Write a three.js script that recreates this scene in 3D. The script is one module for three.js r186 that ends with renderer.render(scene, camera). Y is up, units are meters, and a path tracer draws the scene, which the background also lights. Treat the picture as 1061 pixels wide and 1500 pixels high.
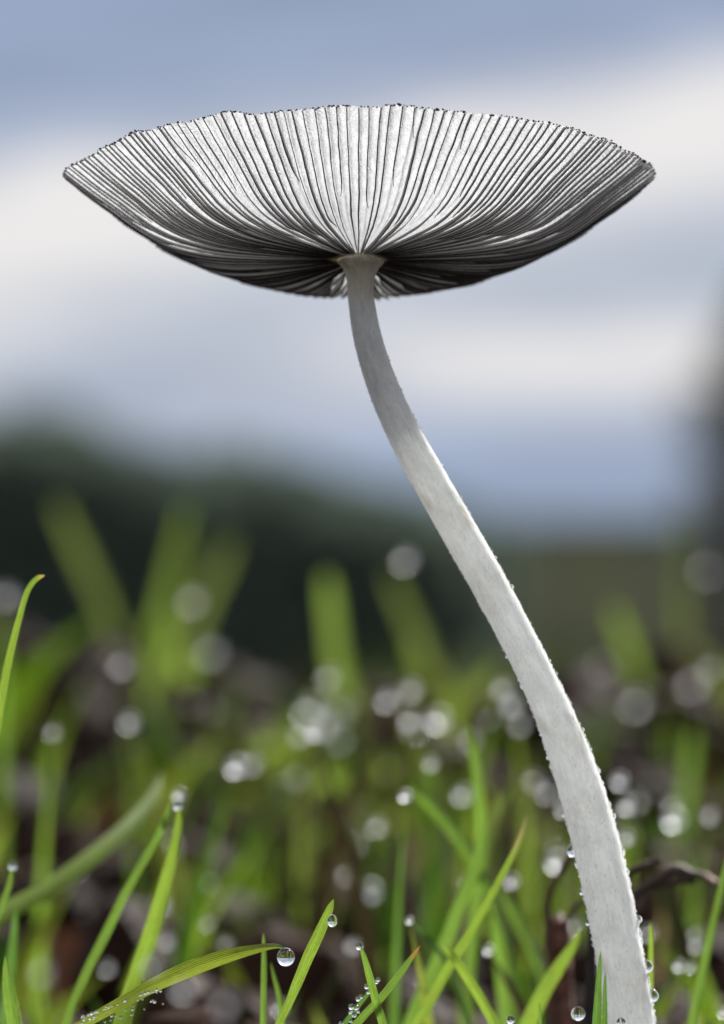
import * as THREE from 'three';
import { ImprovedNoise } from 'three/addons/math/ImprovedNoise.js';
import { mergeGeometries } from 'three/addons/utils/BufferGeometryUtils.js';

// ---------------------------------------------------------------- camera, sky, sun, exposure
const D = 0.40, FOV = 2 * Math.atan(0.0279 / D) * 180 / Math.PI, PITCH = 2 * Math.PI / 180, CAM_Y = 0.0239;
const scene = new THREE.Scene();
const camera = new THREE.PerspectiveCamera(FOV, 724 / 1024, 0.01, 900);
camera.position.set(0, CAM_Y, D);
camera.rotation.x = PITCH;
camera.focus = 0.3985;
camera.userData.fStop = 57;
const EXPOSURE = 3.0;
const renderer = new THREE.WebGLRenderer({ antialias: true });
renderer.toneMapping = THREE.LinearToneMapping;
renderer.toneMappingExposure = EXPOSURE;
renderer.shadowMap.enabled = true;

const SUN_EL = 40 * Math.PI / 180, SUN_AZ = 32 * Math.PI / 180;
const sunDir = new THREE.Vector3(Math.sin(SUN_AZ) * Math.cos(SUN_EL), Math.sin(SUN_EL), -Math.cos(SUN_AZ) * Math.cos(SUN_EL));
const sun = new THREE.DirectionalLight(new THREE.Color(1, 0.965, 0.91), 4.2);
sun.position.copy(sunDir).multiplyScalar(2);
sun.castShadow = true;
sun.shadow.mapSize.set(4096, 4096);
Object.assign(sun.shadow.camera, { left: -0.3, right: 0.3, top: 0.3, bottom: -0.3, near: 0.01, far: 6 });
sun.shadow.radius = 9;
sun.name = 'sun';
scene.add(sun); scene.add(sun.target);

const noise3 = new ImprovedNoise();
const N = (x, y = 0, z = 0) => noise3.noise(x, y, z);
const fbm = (x, y, z = 0, o = 4) => { let s = 0, a = 0.5; for (let i = 0; i < o; i++) { s += a * N(x, y, z + i * 7.3); x *= 2.03; y *= 2.03; z *= 2.03; a *= 0.5; } return s; };
const clamp = THREE.MathUtils.clamp, lerp = THREE.MathUtils.lerp, smooth = (a, b, x) => THREE.MathUtils.smoothstep(x, Math.min(a, b), Math.max(a, b)) * (a < b ? 1 : -1) + (a < b ? 0 : 1);
let seed = 12345;
const rnd = () => { seed = (seed + 0x6d2b79f5) | 0; let t = Math.imul(seed ^ (seed >>> 15), 1 | seed); t = (t + Math.imul(t ^ (t >>> 7), 61 | t)) ^ t; return ((t ^ (t >>> 14)) >>> 0) / 4294967296; };
const rr = (a, b) => a + (b - a) * rnd();

{ // the sky: banks of grey-blue and white stratus all round, a little brighter where the sun stands behind thin cloud, and whitened overhead, out of frame, to light the stem
  const W = 4096, H = 2048, data = new Float32Array(W * H * 4);
  const g = (x, s) => Math.exp(-x * x / (2 * s * s));
  for (let j = 0; j < H; j++) {
    const el = ((j + 0.5) / H - 0.5) * 180, e = el * Math.PI / 180, fine = el > -1 && el < 12;
    for (let i = 0; i < W; i++) {
      const az = ((i + 0.5) / W - 0.25) * 2 * Math.PI, azd = Math.atan2(Math.sin(az), Math.cos(az)) * 180 / Math.PI;
      const x = Math.sin(az) * Math.cos(e), y = Math.sin(e), z = -Math.cos(az) * Math.cos(e);
      let r = 0.40, gr = 0.455, b = 0.62;                       // blue-grey cloud
      if (el > -2) {
        const drift = 4 * Math.sin(2 * az), k = 1 / (0.35 + Math.max(y, 0) * 1.6);
        const n1 = fine || (i & 3) === 0 ? N(x * 5 + 3, (el - drift) * 0.55, z * 5) : 0, n2 = fbm(x * 14 * k, el * 0.9 * k + 11, z * 14 * k, 2);
        const b1 = g(el - 4.62 - drift - n2 * 0.35, 0.30) + 0.35 * g(el - 4.25 - drift, 0.5);        // the long white bank
        const b2 = g(el - 3.08 - drift * 0.35 - n2 * 0.4, 0.27) * smooth(-0.35, 0.35, Math.sin((az - 0.0) * 6 + 0.05) + n2 * 0.3);
        const b4 = g(el - 2.95 - n2 * 0.5, 0.45) * smooth(0.1, 0.6, Math.sin(-(az + 0.012) * 9) + n2 * 0.3);
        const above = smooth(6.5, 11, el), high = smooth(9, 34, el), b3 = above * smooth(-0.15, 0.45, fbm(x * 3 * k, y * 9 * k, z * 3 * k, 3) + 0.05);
        const mid = g(el - 3.75, 0.5) * 0.42;
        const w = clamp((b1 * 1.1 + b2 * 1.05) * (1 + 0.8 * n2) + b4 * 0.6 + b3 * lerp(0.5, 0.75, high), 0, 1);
        const low = smooth(6.4, 4.6, el);
        r = lerp(0.305, 0.33, low); gr = lerp(0.375, 0.405, low); b = lerp(0.535, 0.555, low);
        r += mid * 0.2; gr += mid * 0.19; b += mid * 0.10;
        const dark = 1 + 0.36 * n2; r *= dark; gr *= dark; b *= dark;
        r = lerp(r, 1.12, high * 0.85); gr = lerp(gr, 1.15, high * 0.85); b = lerp(b, 1.2, high * 0.85);  // unseen upper sky, brightness added to lift the stem under the cap
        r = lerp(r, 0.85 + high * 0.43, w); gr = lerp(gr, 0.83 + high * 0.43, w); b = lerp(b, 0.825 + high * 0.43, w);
      }
      const c = clamp(x * sunDir.x + y * sunDir.y + z * sunDir.z, -1, 1), a = Math.acos(c) * 180 / Math.PI;
      const glow = 1 + 2.2 * Math.exp(-a * a / (2 * 11 * 11));
      const o = (j * W + i) * 4;
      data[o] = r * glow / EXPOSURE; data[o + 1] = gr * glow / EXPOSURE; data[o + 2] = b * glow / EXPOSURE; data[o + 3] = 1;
    }
  }
  const sky = new THREE.DataTexture(data, W, H, THREE.RGBAFormat, THREE.FloatType);
  sky.mapping = THREE.EquirectangularReflectionMapping; sky.magFilter = THREE.LinearFilter; sky.needsUpdate = true;
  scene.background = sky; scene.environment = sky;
}

// ---------------------------------------------------------------- helpers
const RIGHT = new THREE.Vector3(1, 0, 0), UPV = new THREE.Vector3(0, Math.cos(PITCH), Math.sin(PITCH)), FWD = new THREE.Vector3(0, Math.sin(PITCH), -Math.cos(PITCH));
const PX = (depth) => 0.0279 / 750 * depth / D;                  // metres per photo pixel at that depth
const at = (px, py, depth) => new THREE.Vector3(0, CAM_Y, D).addScaledVector(FWD, depth).addScaledVector(RIGHT, (px - 530.5) * PX(depth)).addScaledVector(UPV, (750 - py) * PX(depth));
const used = {};
function numbered(n) { const k = used[n] = (used[n] ?? -1) + 1; return k ? n + '_' + String(k).padStart(3, '0') : n; }
function shade(o) { o.castShadow = true; o.receiveShadow = true; return o; }
function mesh(name, geo, mat, parent) { const m = shade(new THREE.Mesh(geo, mat)); m.name = parent === scene ? numbered(name) : name; parent.add(m); return m; }
function tag(o, label, category, group) { o.userData.label = label; o.userData.category = category; if (group) o.userData.group = group; return o; }
function kind(o, k, label) { o.userData.kind = k; if (label) o.userData.label = label; return o; }
function grid(nu, nv, f, wrapU = false) { // f(u, v) -> {p:[x,y,z], uv:[..], c:[..]}
  const pos = [], uv = [], col = [], idx = []; let hasC = false;
  for (let j = 0; j <= nv; j++) for (let i = 0; i <= nu; i++) {
    const q = f(i / nu, j / nv, i, j); pos.push(...q.p); uv.push(...(q.uv ?? [i / nu, j / nv])); if (q.c) { hasC = true; col.push(...q.c); }
  }
  for (let j = 0; j < nv; j++) for (let i = 0; i < nu; i++) { const a = j * (nu + 1) + i, b = a + 1, c = a + nu + 1, d = c + 1; idx.push(a, b, c, b, d, c); }
  const g = new THREE.BufferGeometry();
  g.setAttribute('position', new THREE.Float32BufferAttribute(pos, 3)); g.setAttribute('uv', new THREE.Float32BufferAttribute(uv, 2));
  if (hasC) g.setAttribute('color', new THREE.Float32BufferAttribute(col, 3));
  g.setIndex(idx); g.computeVertexNormals();
  if (wrapU) { const n = g.attributes.normal; for (let j = 0; j <= nv; j++) { const a = j * (nu + 1), b = a + nu, v = new THREE.Vector3(n.getX(a) + n.getX(b), n.getY(a) + n.getY(b), n.getZ(a) + n.getZ(b)).normalize(); n.setXYZ(a, v.x, v.y, v.z); n.setXYZ(b, v.x, v.y, v.z); } }
  return g;
}
function texture(w, h, f, srgb = true) { // f(x, y) -> [r, g, b] sRGB 0..1, tiles through the caller's own periodic noise
  const d = new Uint8Array(w * h * 4);
  for (let y = 0; y < h; y++) for (let x = 0; x < w; x++) { const c = f(x / w, y / h), o = (y * w + x) * 4; for (let k = 0; k < 3; k++) d[o + k] = clamp(c[k], 0, 1) * 255; d[o + 3] = 255; }
  const t = new THREE.DataTexture(d, w, h); t.wrapS = t.wrapT = THREE.RepeatWrapping; t.magFilter = THREE.LinearFilter; t.minFilter = THREE.LinearFilter;
  if (srgb) t.colorSpace = THREE.SRGBColorSpace; t.needsUpdate = true; return t;
}
const TAU = Math.PI * 2;
const tileN = (u, v, f, o = 3, s = 0) => { // periodic in u and v
  const a = u * TAU, b = v * TAU, R = f / TAU; let sum = 0, amp = 0.5, k = 1;
  for (let i = 0; i < o; i++) { sum += amp * N(Math.cos(a) * R * k + s, Math.sin(a) * R * k + Math.cos(b) * R * k * 0.9 + 5.1 * s, Math.sin(b) * R * k + i * 3.7); k *= 2; amp *= 0.5; }
  return sum;
};

// ---------------------------------------------------------------- ground, hills, far wood
function groundY(x, z) {
  const front = smooth(-0.10, -0.52, z), back = smooth(-0.62, -1.5, z);
  const ridge = 0.0255 + 0.0085 * smooth(0.01, -0.045, x) + 0.003 * smooth(0.02, 0.05, x) - 0.012 * smooth(0.15, 0.6, Math.abs(x));
  const lump = fbm(x * 22, z * 22, 2, 4) * 0.012 + fbm(x * 90, z * 90, 5, 3) * 0.0045;
  const near = Math.hypot(x, z);
  return ridge * front * (1 - back * 0.9) + lump * (0.25 + 0.75 * front * (1 - 0.7 * back)) * smooth(6, 2, near) + (near > 2 ? fbm(x * 0.3, z * 0.3, 8, 3) * 0.05 * smooth(2, 8, near) : 0);
}
const soilTex = texture(512, 512, (u, v) => { const n = tileN(u, v, 10, 4), f = tileN(u, v, 60, 2, 3), k = 0.5 + n * 0.9 + f * 0.7; return [0.10 + k * 0.115, 0.064 + k * 0.072, 0.048 + k * 0.052]; });
const soilBump = texture(512, 512, (u, v) => { const n = 0.5 + tileN(u, v, 22, 4, 1) * 0.9; return [n, n, n]; }, false);
soilTex.repeat.set(1, 1);
const soilMat = new THREE.MeshPhysicalMaterial({ map: soilTex, bumpMap: soilBump, bumpScale: 0.0025, roughness: 0.95, specularIntensity: 0, vertexColors: true });
{
  const NR = 190, NA = 260;
  const g = grid(NA, NR, (u, v) => {
    const a = u * TAU, r = v === 0 ? 0 : 0.006 * (Math.exp(v * Math.log(500 / 0.006 + 1)) - 1), x = Math.sin(a) * r, z = -Math.cos(a) * r - 0.45;
    const green = smooth(1.1, 2.2, Math.hypot(x, z)), n = 0.8 + fbm(x * 2, z * 2, 3, 3) * 0.6;
    return { p: [x, groundY(x, z) - 0.0005, z], uv: [x / 0.06, z / 0.06], c: [lerp(1, 0.75 * n, green), lerp(1, 1.5 * n, green), lerp(1, 0.5 * n, green)] };
  });
  kind(mesh('ground', g, soilMat, scene), 'structure', 'dark brown crumbly soil rising to a low bank behind the mushroom');
}
{ // a low hill closing the view
  const g = grid(220, 14, (u, v) => {
    const az = (u - 0.5) * 2.6, r = lerp(150, 300, v), x = Math.sin(az) * r, z = -Math.cos(az) * r;
    const top = 6.0 + 1.2 * fbm(az * 7 + 3, 0.3, 1, 4) * smooth(0.1, 0.5, Math.abs(az)) + 0.35 * N(az * 60, 2, 2) - 0.2 * smooth(-0.02, 0.03, az) + 0.3 * N(az * 170, 5, 2);
    const n = 0.5 + fbm(x * 0.06, z * 0.06, 4, 4), right = smooth(-0.03, 0.03, az), olive = smooth(-0.2, 0.3, N(x * 0.12, z * 0.05, 3)), s = 0.35 + n * 1.3;
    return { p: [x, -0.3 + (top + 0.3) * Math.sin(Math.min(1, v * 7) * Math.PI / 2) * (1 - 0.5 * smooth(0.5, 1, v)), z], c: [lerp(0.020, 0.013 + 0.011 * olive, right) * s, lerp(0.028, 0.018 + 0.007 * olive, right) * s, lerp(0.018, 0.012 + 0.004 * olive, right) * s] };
  });
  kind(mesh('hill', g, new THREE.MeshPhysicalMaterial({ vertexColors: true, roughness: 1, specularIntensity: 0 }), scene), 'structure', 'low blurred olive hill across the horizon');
}
function leafCluster(n, rx, ry, size) { // a crown: many leaf-sized faces in an uneven volume
  const pos = [], idx = [];
  for (let i = 0; i < n; i++) {
    const th = rr(0, TAU), ph = Math.acos(rr(-1, 1)), rad = Math.pow(rnd(), 0.4), k = 0.75 + 0.5 * N(Math.cos(th) * 1.7 + 4, Math.cos(ph) * 1.7, Math.sin(th) * 1.7);
    const c = new THREE.Vector3(Math.sin(ph) * Math.cos(th) * rx * rad * k, Math.cos(ph) * ry * rad * k, Math.sin(ph) * Math.sin(th) * rx * rad * k);
    const a = new THREE.Vector3(rr(-1, 1), rr(-1, 1), rr(-1, 1)).normalize().multiplyScalar(size), b = new THREE.Vector3(rr(-1, 1), rr(-1, 1), rr(-1, 1)).cross(a).normalize().multiplyScalar(size * 0.6), o = pos.length / 3;
    for (const [s, t] of [[-1, 0], [0, -1], [1, 0], [0, 1]]) pos.push(c.x + a.x * s + b.x * t, c.y + a.y * s + b.y * t, c.z + a.z * s + b.z * t);
    idx.push(o, o + 1, o + 2, o, o + 2, o + 3);
  }
  const g = new THREE.BufferGeometry(); g.setAttribute('position', new THREE.Float32BufferAttribute(pos, 3)); g.setIndex(idx); g.computeVertexNormals(); return g;
}
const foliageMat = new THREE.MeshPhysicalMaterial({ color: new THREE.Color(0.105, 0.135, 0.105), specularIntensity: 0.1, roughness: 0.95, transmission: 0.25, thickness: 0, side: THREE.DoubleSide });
{ // far wood on the left of the hill: reads as one mass
  const g = leafCluster(650, 1, 1, 0.13), m4 = new THREE.Matrix4(), list = [];
  const topPx = [[-400, 640], [-200, 625], [0, 618], [70, 606], [120, 618], [170, 648], [210, 672], [260, 668], [340, 656], [400, 668], [460, 690], [520, 706], [580, 724], [640, 742], [700, 752]];
  const top = (px) => { for (let i = 1; i < topPx.length; i++) if (px <= topPx[i][0]) { const [a, ya] = topPx[i - 1], [b, yb] = topPx[i]; return lerp(ya, yb, (px - a) / (b - a)); } return 755; };
  for (let px = -380; px < 690; px += 9) for (let row = 0; row < 3; row++) {
    const depth = 128 + row * 8 + rr(-2, 2), p = at(px + rr(-6, 6), top(px) - 6, depth), h = p.y - rr(0, 0.45) - (row === 0 ? 0.7 * rnd() : 0), r = rr(0.75, 1.15);
    for (let y = h - r * 0.9; y > -0.6; y -= r * 1.3) { m4.compose(new THREE.Vector3(p.x + rr(-0.3, 0.3), y, p.z), new THREE.Quaternion().setFromEuler(new THREE.Euler(rr(0, 6), rr(0, 6), rr(0, 6))), new THREE.Vector3(r * 1.25, r, r * 1.25)); list.push(m4.clone()); }
  }
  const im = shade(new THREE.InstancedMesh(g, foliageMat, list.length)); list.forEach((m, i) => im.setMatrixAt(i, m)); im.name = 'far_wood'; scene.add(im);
  kind(im, 'stuff', 'dark blurred wood standing along the hill on the left');
}
{ // dark tree at the right edge
  const tree = new THREE.Group(); tree.name = numbered('tree'); const p = at(1100, 1125, 100); tree.position.set(p.x, -0.2, p.z); scene.add(tree);
  tag(tree, 'tall dark blurred tree above the hill at the right edge', 'tree');
  const tr = []; const tube = (a, b, r0, r1) => { const d = b.clone().sub(a), c = new THREE.CylinderGeometry(r1, r0, d.length(), 9); c.applyQuaternion(new THREE.Quaternion().setFromUnitVectors(new THREE.Vector3(0, 1, 0), d.clone().normalize())); c.translate(...a.clone().add(b).multiplyScalar(0.5).toArray()); tr.push(c); };
  tube(new THREE.Vector3(0, 0, 0), new THREE.Vector3(0.05, 3.4, 0), 0.24, 0.13); tube(new THREE.Vector3(0.05, 3.4, 0), new THREE.Vector3(0, 6.0, 0.1), 0.13, 0.03);
  for (let i = 0; i < 9; i++) { const y = 1.6 + i * 0.4, a = i * 2.4; tube(new THREE.Vector3(0.03, y, 0), new THREE.Vector3(Math.cos(a) * (1 - i * 0.06), y + 0.5, Math.sin(a) * (1 - i * 0.06)), 0.06, 0.015); }
  mesh('trunk', mergeGeometries(tr), new THREE.MeshStandardMaterial({ color: new THREE.Color(0.06, 0.045, 0.035), roughness: 0.95 }), tree);
  const cr = []; for (let i = 0; i < 15; i++) { const y = 1.5 + i * 0.36, w = 1.45 * Math.sin(Math.PI * clamp((i + 2.5) / 17.5, 0, 1)) + 0.12, c = leafCluster(330, w * 0.8, 0.5, 0.085); c.translate(rr(-0.3, 0.3) * w, y, rr(-0.3, 0.3) * w); cr.push(c); }
  mesh('crown', mergeGeometries(cr), new THREE.MeshPhysicalMaterial({ color: new THREE.Color(0.14, 0.145, 0.13), roughness: 0.95, transmission: 0.3, thickness: 0, side: THREE.DoubleSide }), tree);
}

// ---------------------------------------------------------------- the mushroom
const CAPD = 0.408, U = PX(CAPD);                                // metres per photo pixel in the mushroom's plane
const mushroom = new THREE.Group(); mushroom.name = numbered('mushroom');
tag(mushroom, 'tall pale mushroom with an upturned pleated cap on a long curving stem', 'mushroom');
const stemPx = [ // y, left edge, right edge
  [366, 522, 534], [368, 512, 544], [375, 503, 554], [380, 496, 561], [384, 495, 562], [388, 499, 558], [394, 504, 552.5], [402, 507, 549.5], [412, 508.5, 548], [430, 509.5, 547.5], [450, 510.5, 548.5], [480, 513, 554.5], [510, 516.8, 561.5], [560, 531, 577.5], [600, 546, 598], [650, 570, 626.5], [690, 588.5, 652], [750, 626, 687.5], [810, 661, 722], [850, 683, 744.5], [880, 700, 760], [920, 722, 780.5], [963, 746, 801.5], [1005, 766, 823], [1045, 783, 842.5], [1085, 797, 861], [1128, 810, 877], [1170, 821, 891.5], [1211, 831.5, 904], [1252, 842.5, 914], [1294, 853, 923], [1335, 861, 931], [1376, 869, 939.5], [1420, 876, 947.5], [1459, 882, 954], [1500, 888, 960.5], [1560, 897, 969], [1640, 908, 981], [1720, 920, 993], [1790, 929, 1004]];
for (let pass = 0; pass < 3; pass++) { const q = stemPx.map((a) => [...a]); for (let i = 10; i < q.length - 1; i++) { const [y0, l0, r0] = q[i - 1], [y, l, r] = q[i], [y1, l1, r1] = q[i + 1], t = (y - y0) / (y1 - y0); stemPx[i][1] = lerp(l, lerp(l0, l1, t), 0.6); stemPx[i][2] = lerp(r, lerp(r0, r1, t), 0.6); } } // the measured edges, evened out
const stemRings = stemPx.map(([y, l, r]) => ({ c: at((l + r) / 2, y, CAPD), w: (r - l) / 2 * U }));
{
  const base = stemRings[stemRings.length - 1].c;
  mushroom.position.set(base.x, groundY(base.x, base.z) - 0.001, base.z); scene.add(mushroom);
}
const off = mushroom.position;
const local = (v) => v.clone().sub(off);
const stemCurve = new THREE.CatmullRomCurve3(stemRings.map((s) => s.c), false, 'centripetal');
const stemLens = [0]; for (let i = 1; i < stemRings.length; i++) stemLens.push(stemLens[i - 1] + stemRings[i].c.distanceTo(stemRings[i - 1].c));
function stemAt(t) { // t in 0..1 over the ring list -> centre, side (unit, across), front (unit), half width
  const f = t * (stemRings.length - 1), i = Math.min(stemRings.length - 2, Math.floor(f)), k = f - i, c = stemCurve.getPoint(t), tan = stemCurve.getTangent(t);
  const hw = lerp(stemRings[i].w, stemRings[i + 1].w, k), flat = t < 0.2 ? smooth(0.12, 0.2, t) : 1;
  const down = tan.clone().lerp(new THREE.Vector3(0, -1, 0), 1 - flat).normalize();
  const side = new THREE.Vector3(1, 0, 0).addScaledVector(down, -down.x).normalize(), front = side.clone().cross(down).negate().normalize();
  if (front.z < 0) front.negate();
  return { c, side, front, hw: hw * Math.abs(side.x), len: lerp(stemLens[i], stemLens[i + 1], k) };
}
const stemTex = texture(512, 1024, (u, v) => {
  const m = tileN(u, v, 9, 3), s = tileN(u, v * 0.999, 42, 2, 2), streak = N(Math.cos(u * TAU) * 17, Math.sin(u * TAU) * 17, Math.sin(v * TAU) * 2.2) + 0.6 * N(Math.cos(u * TAU) * 38, Math.sin(u * TAU) * 38, Math.cos(v * TAU) * 3), blotch = smooth(0.12, 0.42, tileN(u, v, 5, 3, 9)), fleck = smooth(0.24, 0.34, tileN(u, v, 70, 2, 7));
  const k = 0.90 + m * 0.09 + s * 0.06 + streak * 0.035 - fleck * 0.11 - blotch * 0.06;
  return [k * 0.985, k * (0.99 - blotch * 0.012), k * (0.985 - blotch * 0.04)];
});
const stemBump = texture(512, 1024, (u, v) => { const n = 0.5 + tileN(u, v, 60, 2, 4) * 0.7 + N(Math.cos(u * TAU) * 26, Math.sin(u * TAU) * 26, Math.sin(v * TAU) * 9) * 0.4; return [n, n, n]; }, false);
const stemMat = new THREE.MeshPhysicalMaterial({ map: stemTex, bumpMap: stemBump, bumpScale: 0.00004, roughness: 0.92, transmission: 0.5, thickness: 0, color: new THREE.Color(0.97, 0.975, 0.97), vertexColors: true, specularIntensity: 0.4 });
{
  const NV = 520, NU = 72;
  const g = grid(NU, NV, (u, v) => {
    const s = stemAt(v), a = u * TAU, rough = 1 + 0.018 * N(Math.cos(a) * 4, Math.sin(a) * 4, s.len * 2600) * smooth(0.15, 0.3, v) + 0.022 * N(Math.cos(a) * 2, Math.sin(a) * 2, s.len * 500) + 0.16 * smooth(0.0022, 0.0009, s.len) * N(Math.cos(a) * 5, Math.sin(a) * 5, 2 + s.len * 900);
    const r = s.hw * rough, p = s.c.clone().addScaledVector(s.side, Math.cos(a) * r).addScaledVector(s.front, Math.sin(a) * r);
    const L = s.len, mott = smooth(0.002, 0.006, L) * smooth(0.026, 0.012, L + 0.004 * fbm(L * 900, a * 1.2, 3, 3)), buff = smooth(0.004, 0.0012, L);
    const c = [1, 1, 1]; // pigment: buff apex, grey-tan mottled skin above, white below
    const blot = mott * (0.01 + 0.34 * Math.max(0, fbm(Math.cos(a) * 2.2, Math.sin(a) * 2.2, L * 700, 3)));
    c[0] = 1 - blot * 0.85 - buff * 0.0; c[1] = 1 - blot * 0.9 - buff * 0.05; c[2] = 1 - blot * 1.0 - buff * 0.17;
    return { p: local(p).toArray(), uv: [u * 1, L / 0.014], c };
  }, true);
  const m = mesh('stem', g, stemMat, mushroom); m.userData.label = 'long curving white stem, mottled grey above';
}
// the cap, in its own tilted frame (centre of the gill edges at the origin, y up, +z towards the camera)
const CAP_TILT = 8.9 * Math.PI / 180;
const capRoot = at(526, 381, CAPD);
const KN = [[0, 0], [0.18, 0.003], [0.33, 0.015], [0.45, 0.038], [0.53, 0.072], [0.62, 0.145], [0.70, 0.258], [0.765, 0.40], [0.83, 0.565], [0.9, 0.735], [0.95, 0.865], [1, 1]];
function profile(s) { let i = 1; while (i < KN.length - 1 && s > KN[i][0]) i++; const p = KN[Math.max(0, i - 2)], a = KN[i - 1], b = KN[i], q = KN[Math.min(KN.length - 1, i + 1)], t = clamp((s - a[0]) / (b[0] - a[0]), 0, 1.2), m0 = i > 1 ? (b[1] - p[1]) / (b[0] - p[0]) : 0, m1 = (q[1] - a[1]) / (q[0] - a[0]), h = b[0] - a[0];
  return (2 * t ** 3 - 3 * t * t + 1) * a[1] + (t ** 3 - 2 * t * t + t) * m0 * h + (-2 * t ** 3 + 3 * t * t) * b[1] + (t ** 3 - t * t) * m1 * h; }
function rimH(phi) { const c = Math.cos(phi); let h = 127; if (c < 0) h -= 96 * Math.pow(c * c, 0.9); return h + 6 * N(Math.cos(phi) * 2.1, Math.sin(phi) * 2.1, 4) + 7 * N(Math.cos(phi) * 6, Math.sin(phi) * 6, 9); }
function rimR(phi) { const c = Math.cos(phi); return 412 + 25 * Math.exp(-c * c / 0.05) + 2.5 * Math.sin(phi) - 10 * smooth(-0.1, -0.8, c) + 6 * N(Math.cos(phi) * 1.6, Math.sin(phi) * 1.6, 14) + 3 * N(Math.cos(phi) * 7, Math.sin(phi) * 7, 21); }
function under(s, phi) { // point on the surface swept by the gill edges; phi = 0 towards the camera, +90 degrees to the right
  const R = rimR(phi) * s; return new THREE.Vector3(Math.sin(phi) * R, rimH(phi) * profile(s), Math.cos(phi) * R).multiplyScalar(U);
}
function frameAt(s, phi) {
  const p = under(s, phi), e = 0.004, dr = under(Math.min(s + e, 1.02), phi).sub(under(Math.max(s - e, 0.001), phi)).normalize(), dp = new THREE.Vector3(Math.cos(phi), 0, -Math.sin(phi));
  const n = dp.clone().cross(dr).normalize(); if (n.y < 0) n.negate();
  return { p, n, dr, dp };
}
const gillDepth = (s, phi) => U * (1 + 1.7 * smooth(-0.35, -0.9, Math.cos(phi)) * smooth(0.1, 0.3, s)) * (s < 0.3 ? lerp(5.5, 4.8, s / 0.3) : s < 0.55 ? lerp(4.8, 4.8, (s - 0.3) / 0.25) : lerp(4.8, 2.2, Math.pow((s - 0.55) / 0.45, 1.1)));
// gill angles: full gills and, between some of them, shorter ones that start part of the way out
const NG = 174, angles = []; { let a = 0; const steps = []; for (let i = 0; i < NG; i++) { const st = 1 + rr(-0.22, 0.22); steps.push(st); a += st; } let acc = 0; for (let i = 0; i < NG; i++) { angles.push({ a: acc / a * TAU, gap: steps[i] / a * TAU }); acc += steps[i]; } }
angles.forEach((g, i) => { g.start = 0.075; const k = i % 3; if (k === 1) g.start = rnd() < 0.92 ? rr(0.30, 0.88) : 0.075 + rr(0, 0.05); else if (k === 2 && rnd() < 0.2) g.start = rr(0.55, 0.9); g.side = rnd() < 0.5 ? -1 : 1; g.w = rr(0, 50); });
const gapOf = (phi) => { const t = ((phi % TAU) + TAU) % TAU; let lo = 0, hi = NG - 1; while (lo < hi) { const m = (lo + hi + 1) >> 1; if (angles[m].a <= t) lo = m; else hi = m - 1; } return { i: lo, k: (t - angles[lo].a) / angles[lo].gap }; };
function phiOf(g, s) { // gills waver a little on their way out
  const inner = clamp((s - g.start) / 0.1, 0, 1), hook = g.start > 0.2 ? g.side * g.gap * 0.42 * (1 - inner) ** 2.2 : 0;
  return g.a + hook + 0.0062 * N(s * 5, g.w, 1) * s + 0.0026 * N(s * 17, g.w, 8);
}
function flesh(s, phi, k, gap) { // upper wall of the cap, pleated: lowest over a gill, arched between two
  const f = frameAt(s, phi), d = gillDepth(s, phi), arch = Math.pow(Math.sin(Math.PI * clamp(k, 0, 1)), 0.8) * U * lerp(0.6, 5.5, smooth(0.2, 1, s)), fold = 0.6 * U * N(phi * 90, s * 26, 5) + 0.5 * U * N(phi * 40, s * 60, 15);
  const tip = s > 0.985 ? (s - 0.985) / 0.015 : 0, bite = tip * U * (-3.4 * Math.sin(Math.PI * k) - 5 * smooth(0.35, 0.6, N(phi * 12, 4, 1)) * Math.sin(Math.PI * k) + 2.5 * N(phi * 55, 3, 3) + 2.0 * N(phi * 170, 3, 7));
  return f.p.addScaledVector(f.n, d + arch + fold * smooth(0.1, 0.4, s)).addScaledVector(f.dr, bite);
}
const crinkle = texture(1024, 1024, (u, v) => { const n = 0.5 + tileN(u, v, 70, 2, 1) * 0.75 + tileN(u, v, 150, 2, 4) * 0.55; return [n, n, n]; }, false);
const membraneTex = texture(1024, 1024, (u, v) => { const n = tileN(u, v, 110, 2, 6), m = tileN(u, v, 14, 3, 2), k = 0.90 + n * 0.20 + m * 0.12; return [k, k, k * 1.005]; });
const fleshMat = new THREE.MeshPhysicalMaterial({ map: membraneTex, bumpMap: crinkle, bumpScale: 0.00008, roughness: 0.94, transmission: 0.66, thickness: 0, color: new THREE.Color(0.45, 0.46, 0.47), vertexColors: true, side: THREE.DoubleSide, specularIntensity: 0.6 });
const cap = (() => {
  const SUB = 6, NV = 84;
  const g = grid(NG * SUB, NV, (u, v, i) => {
    const gi = Math.floor(i / SUB) % NG, k = (i % SUB) / SUB, s = lerp(0.0005, 1, Math.pow(v, 0.85)), nx = (gi + 1) % NG;
    let a0 = phiOf({ ...angles[gi], start: 0 }, s), a1 = phiOf({ ...angles[nx], start: 0 }, s); if (a1 < a0 - 1) a1 += TAU; if (i === NG * SUB) { a0 = phiOf({ ...angles[0], start: 0 }, s); a1 = a0; }
    const phi = lerp(a0, a1, k), p = flesh(s, phi, k, angles[gi].gap);
    return { p: p.toArray(), uv: [u * TAU * 0.0163 / 0.008, s * 0.018 / 0.008], c: [1, 1, 1] };
  }, true);
  const m = mesh('cap', g, fleshMat, mushroom);
  m.position.copy(local(capRoot)); m.rotation.x = -CAP_TILT; m.userData.label = 'translucent pleated grey cap, its rim turned up';
  return m;
})();
const gillMat = new THREE.MeshPhysicalMaterial({ vertexColors: true, roughness: 0.95, transmission: 0.58, thickness: 0, side: THREE.DoubleSide, specularIntensity: 0.5 });
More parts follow.
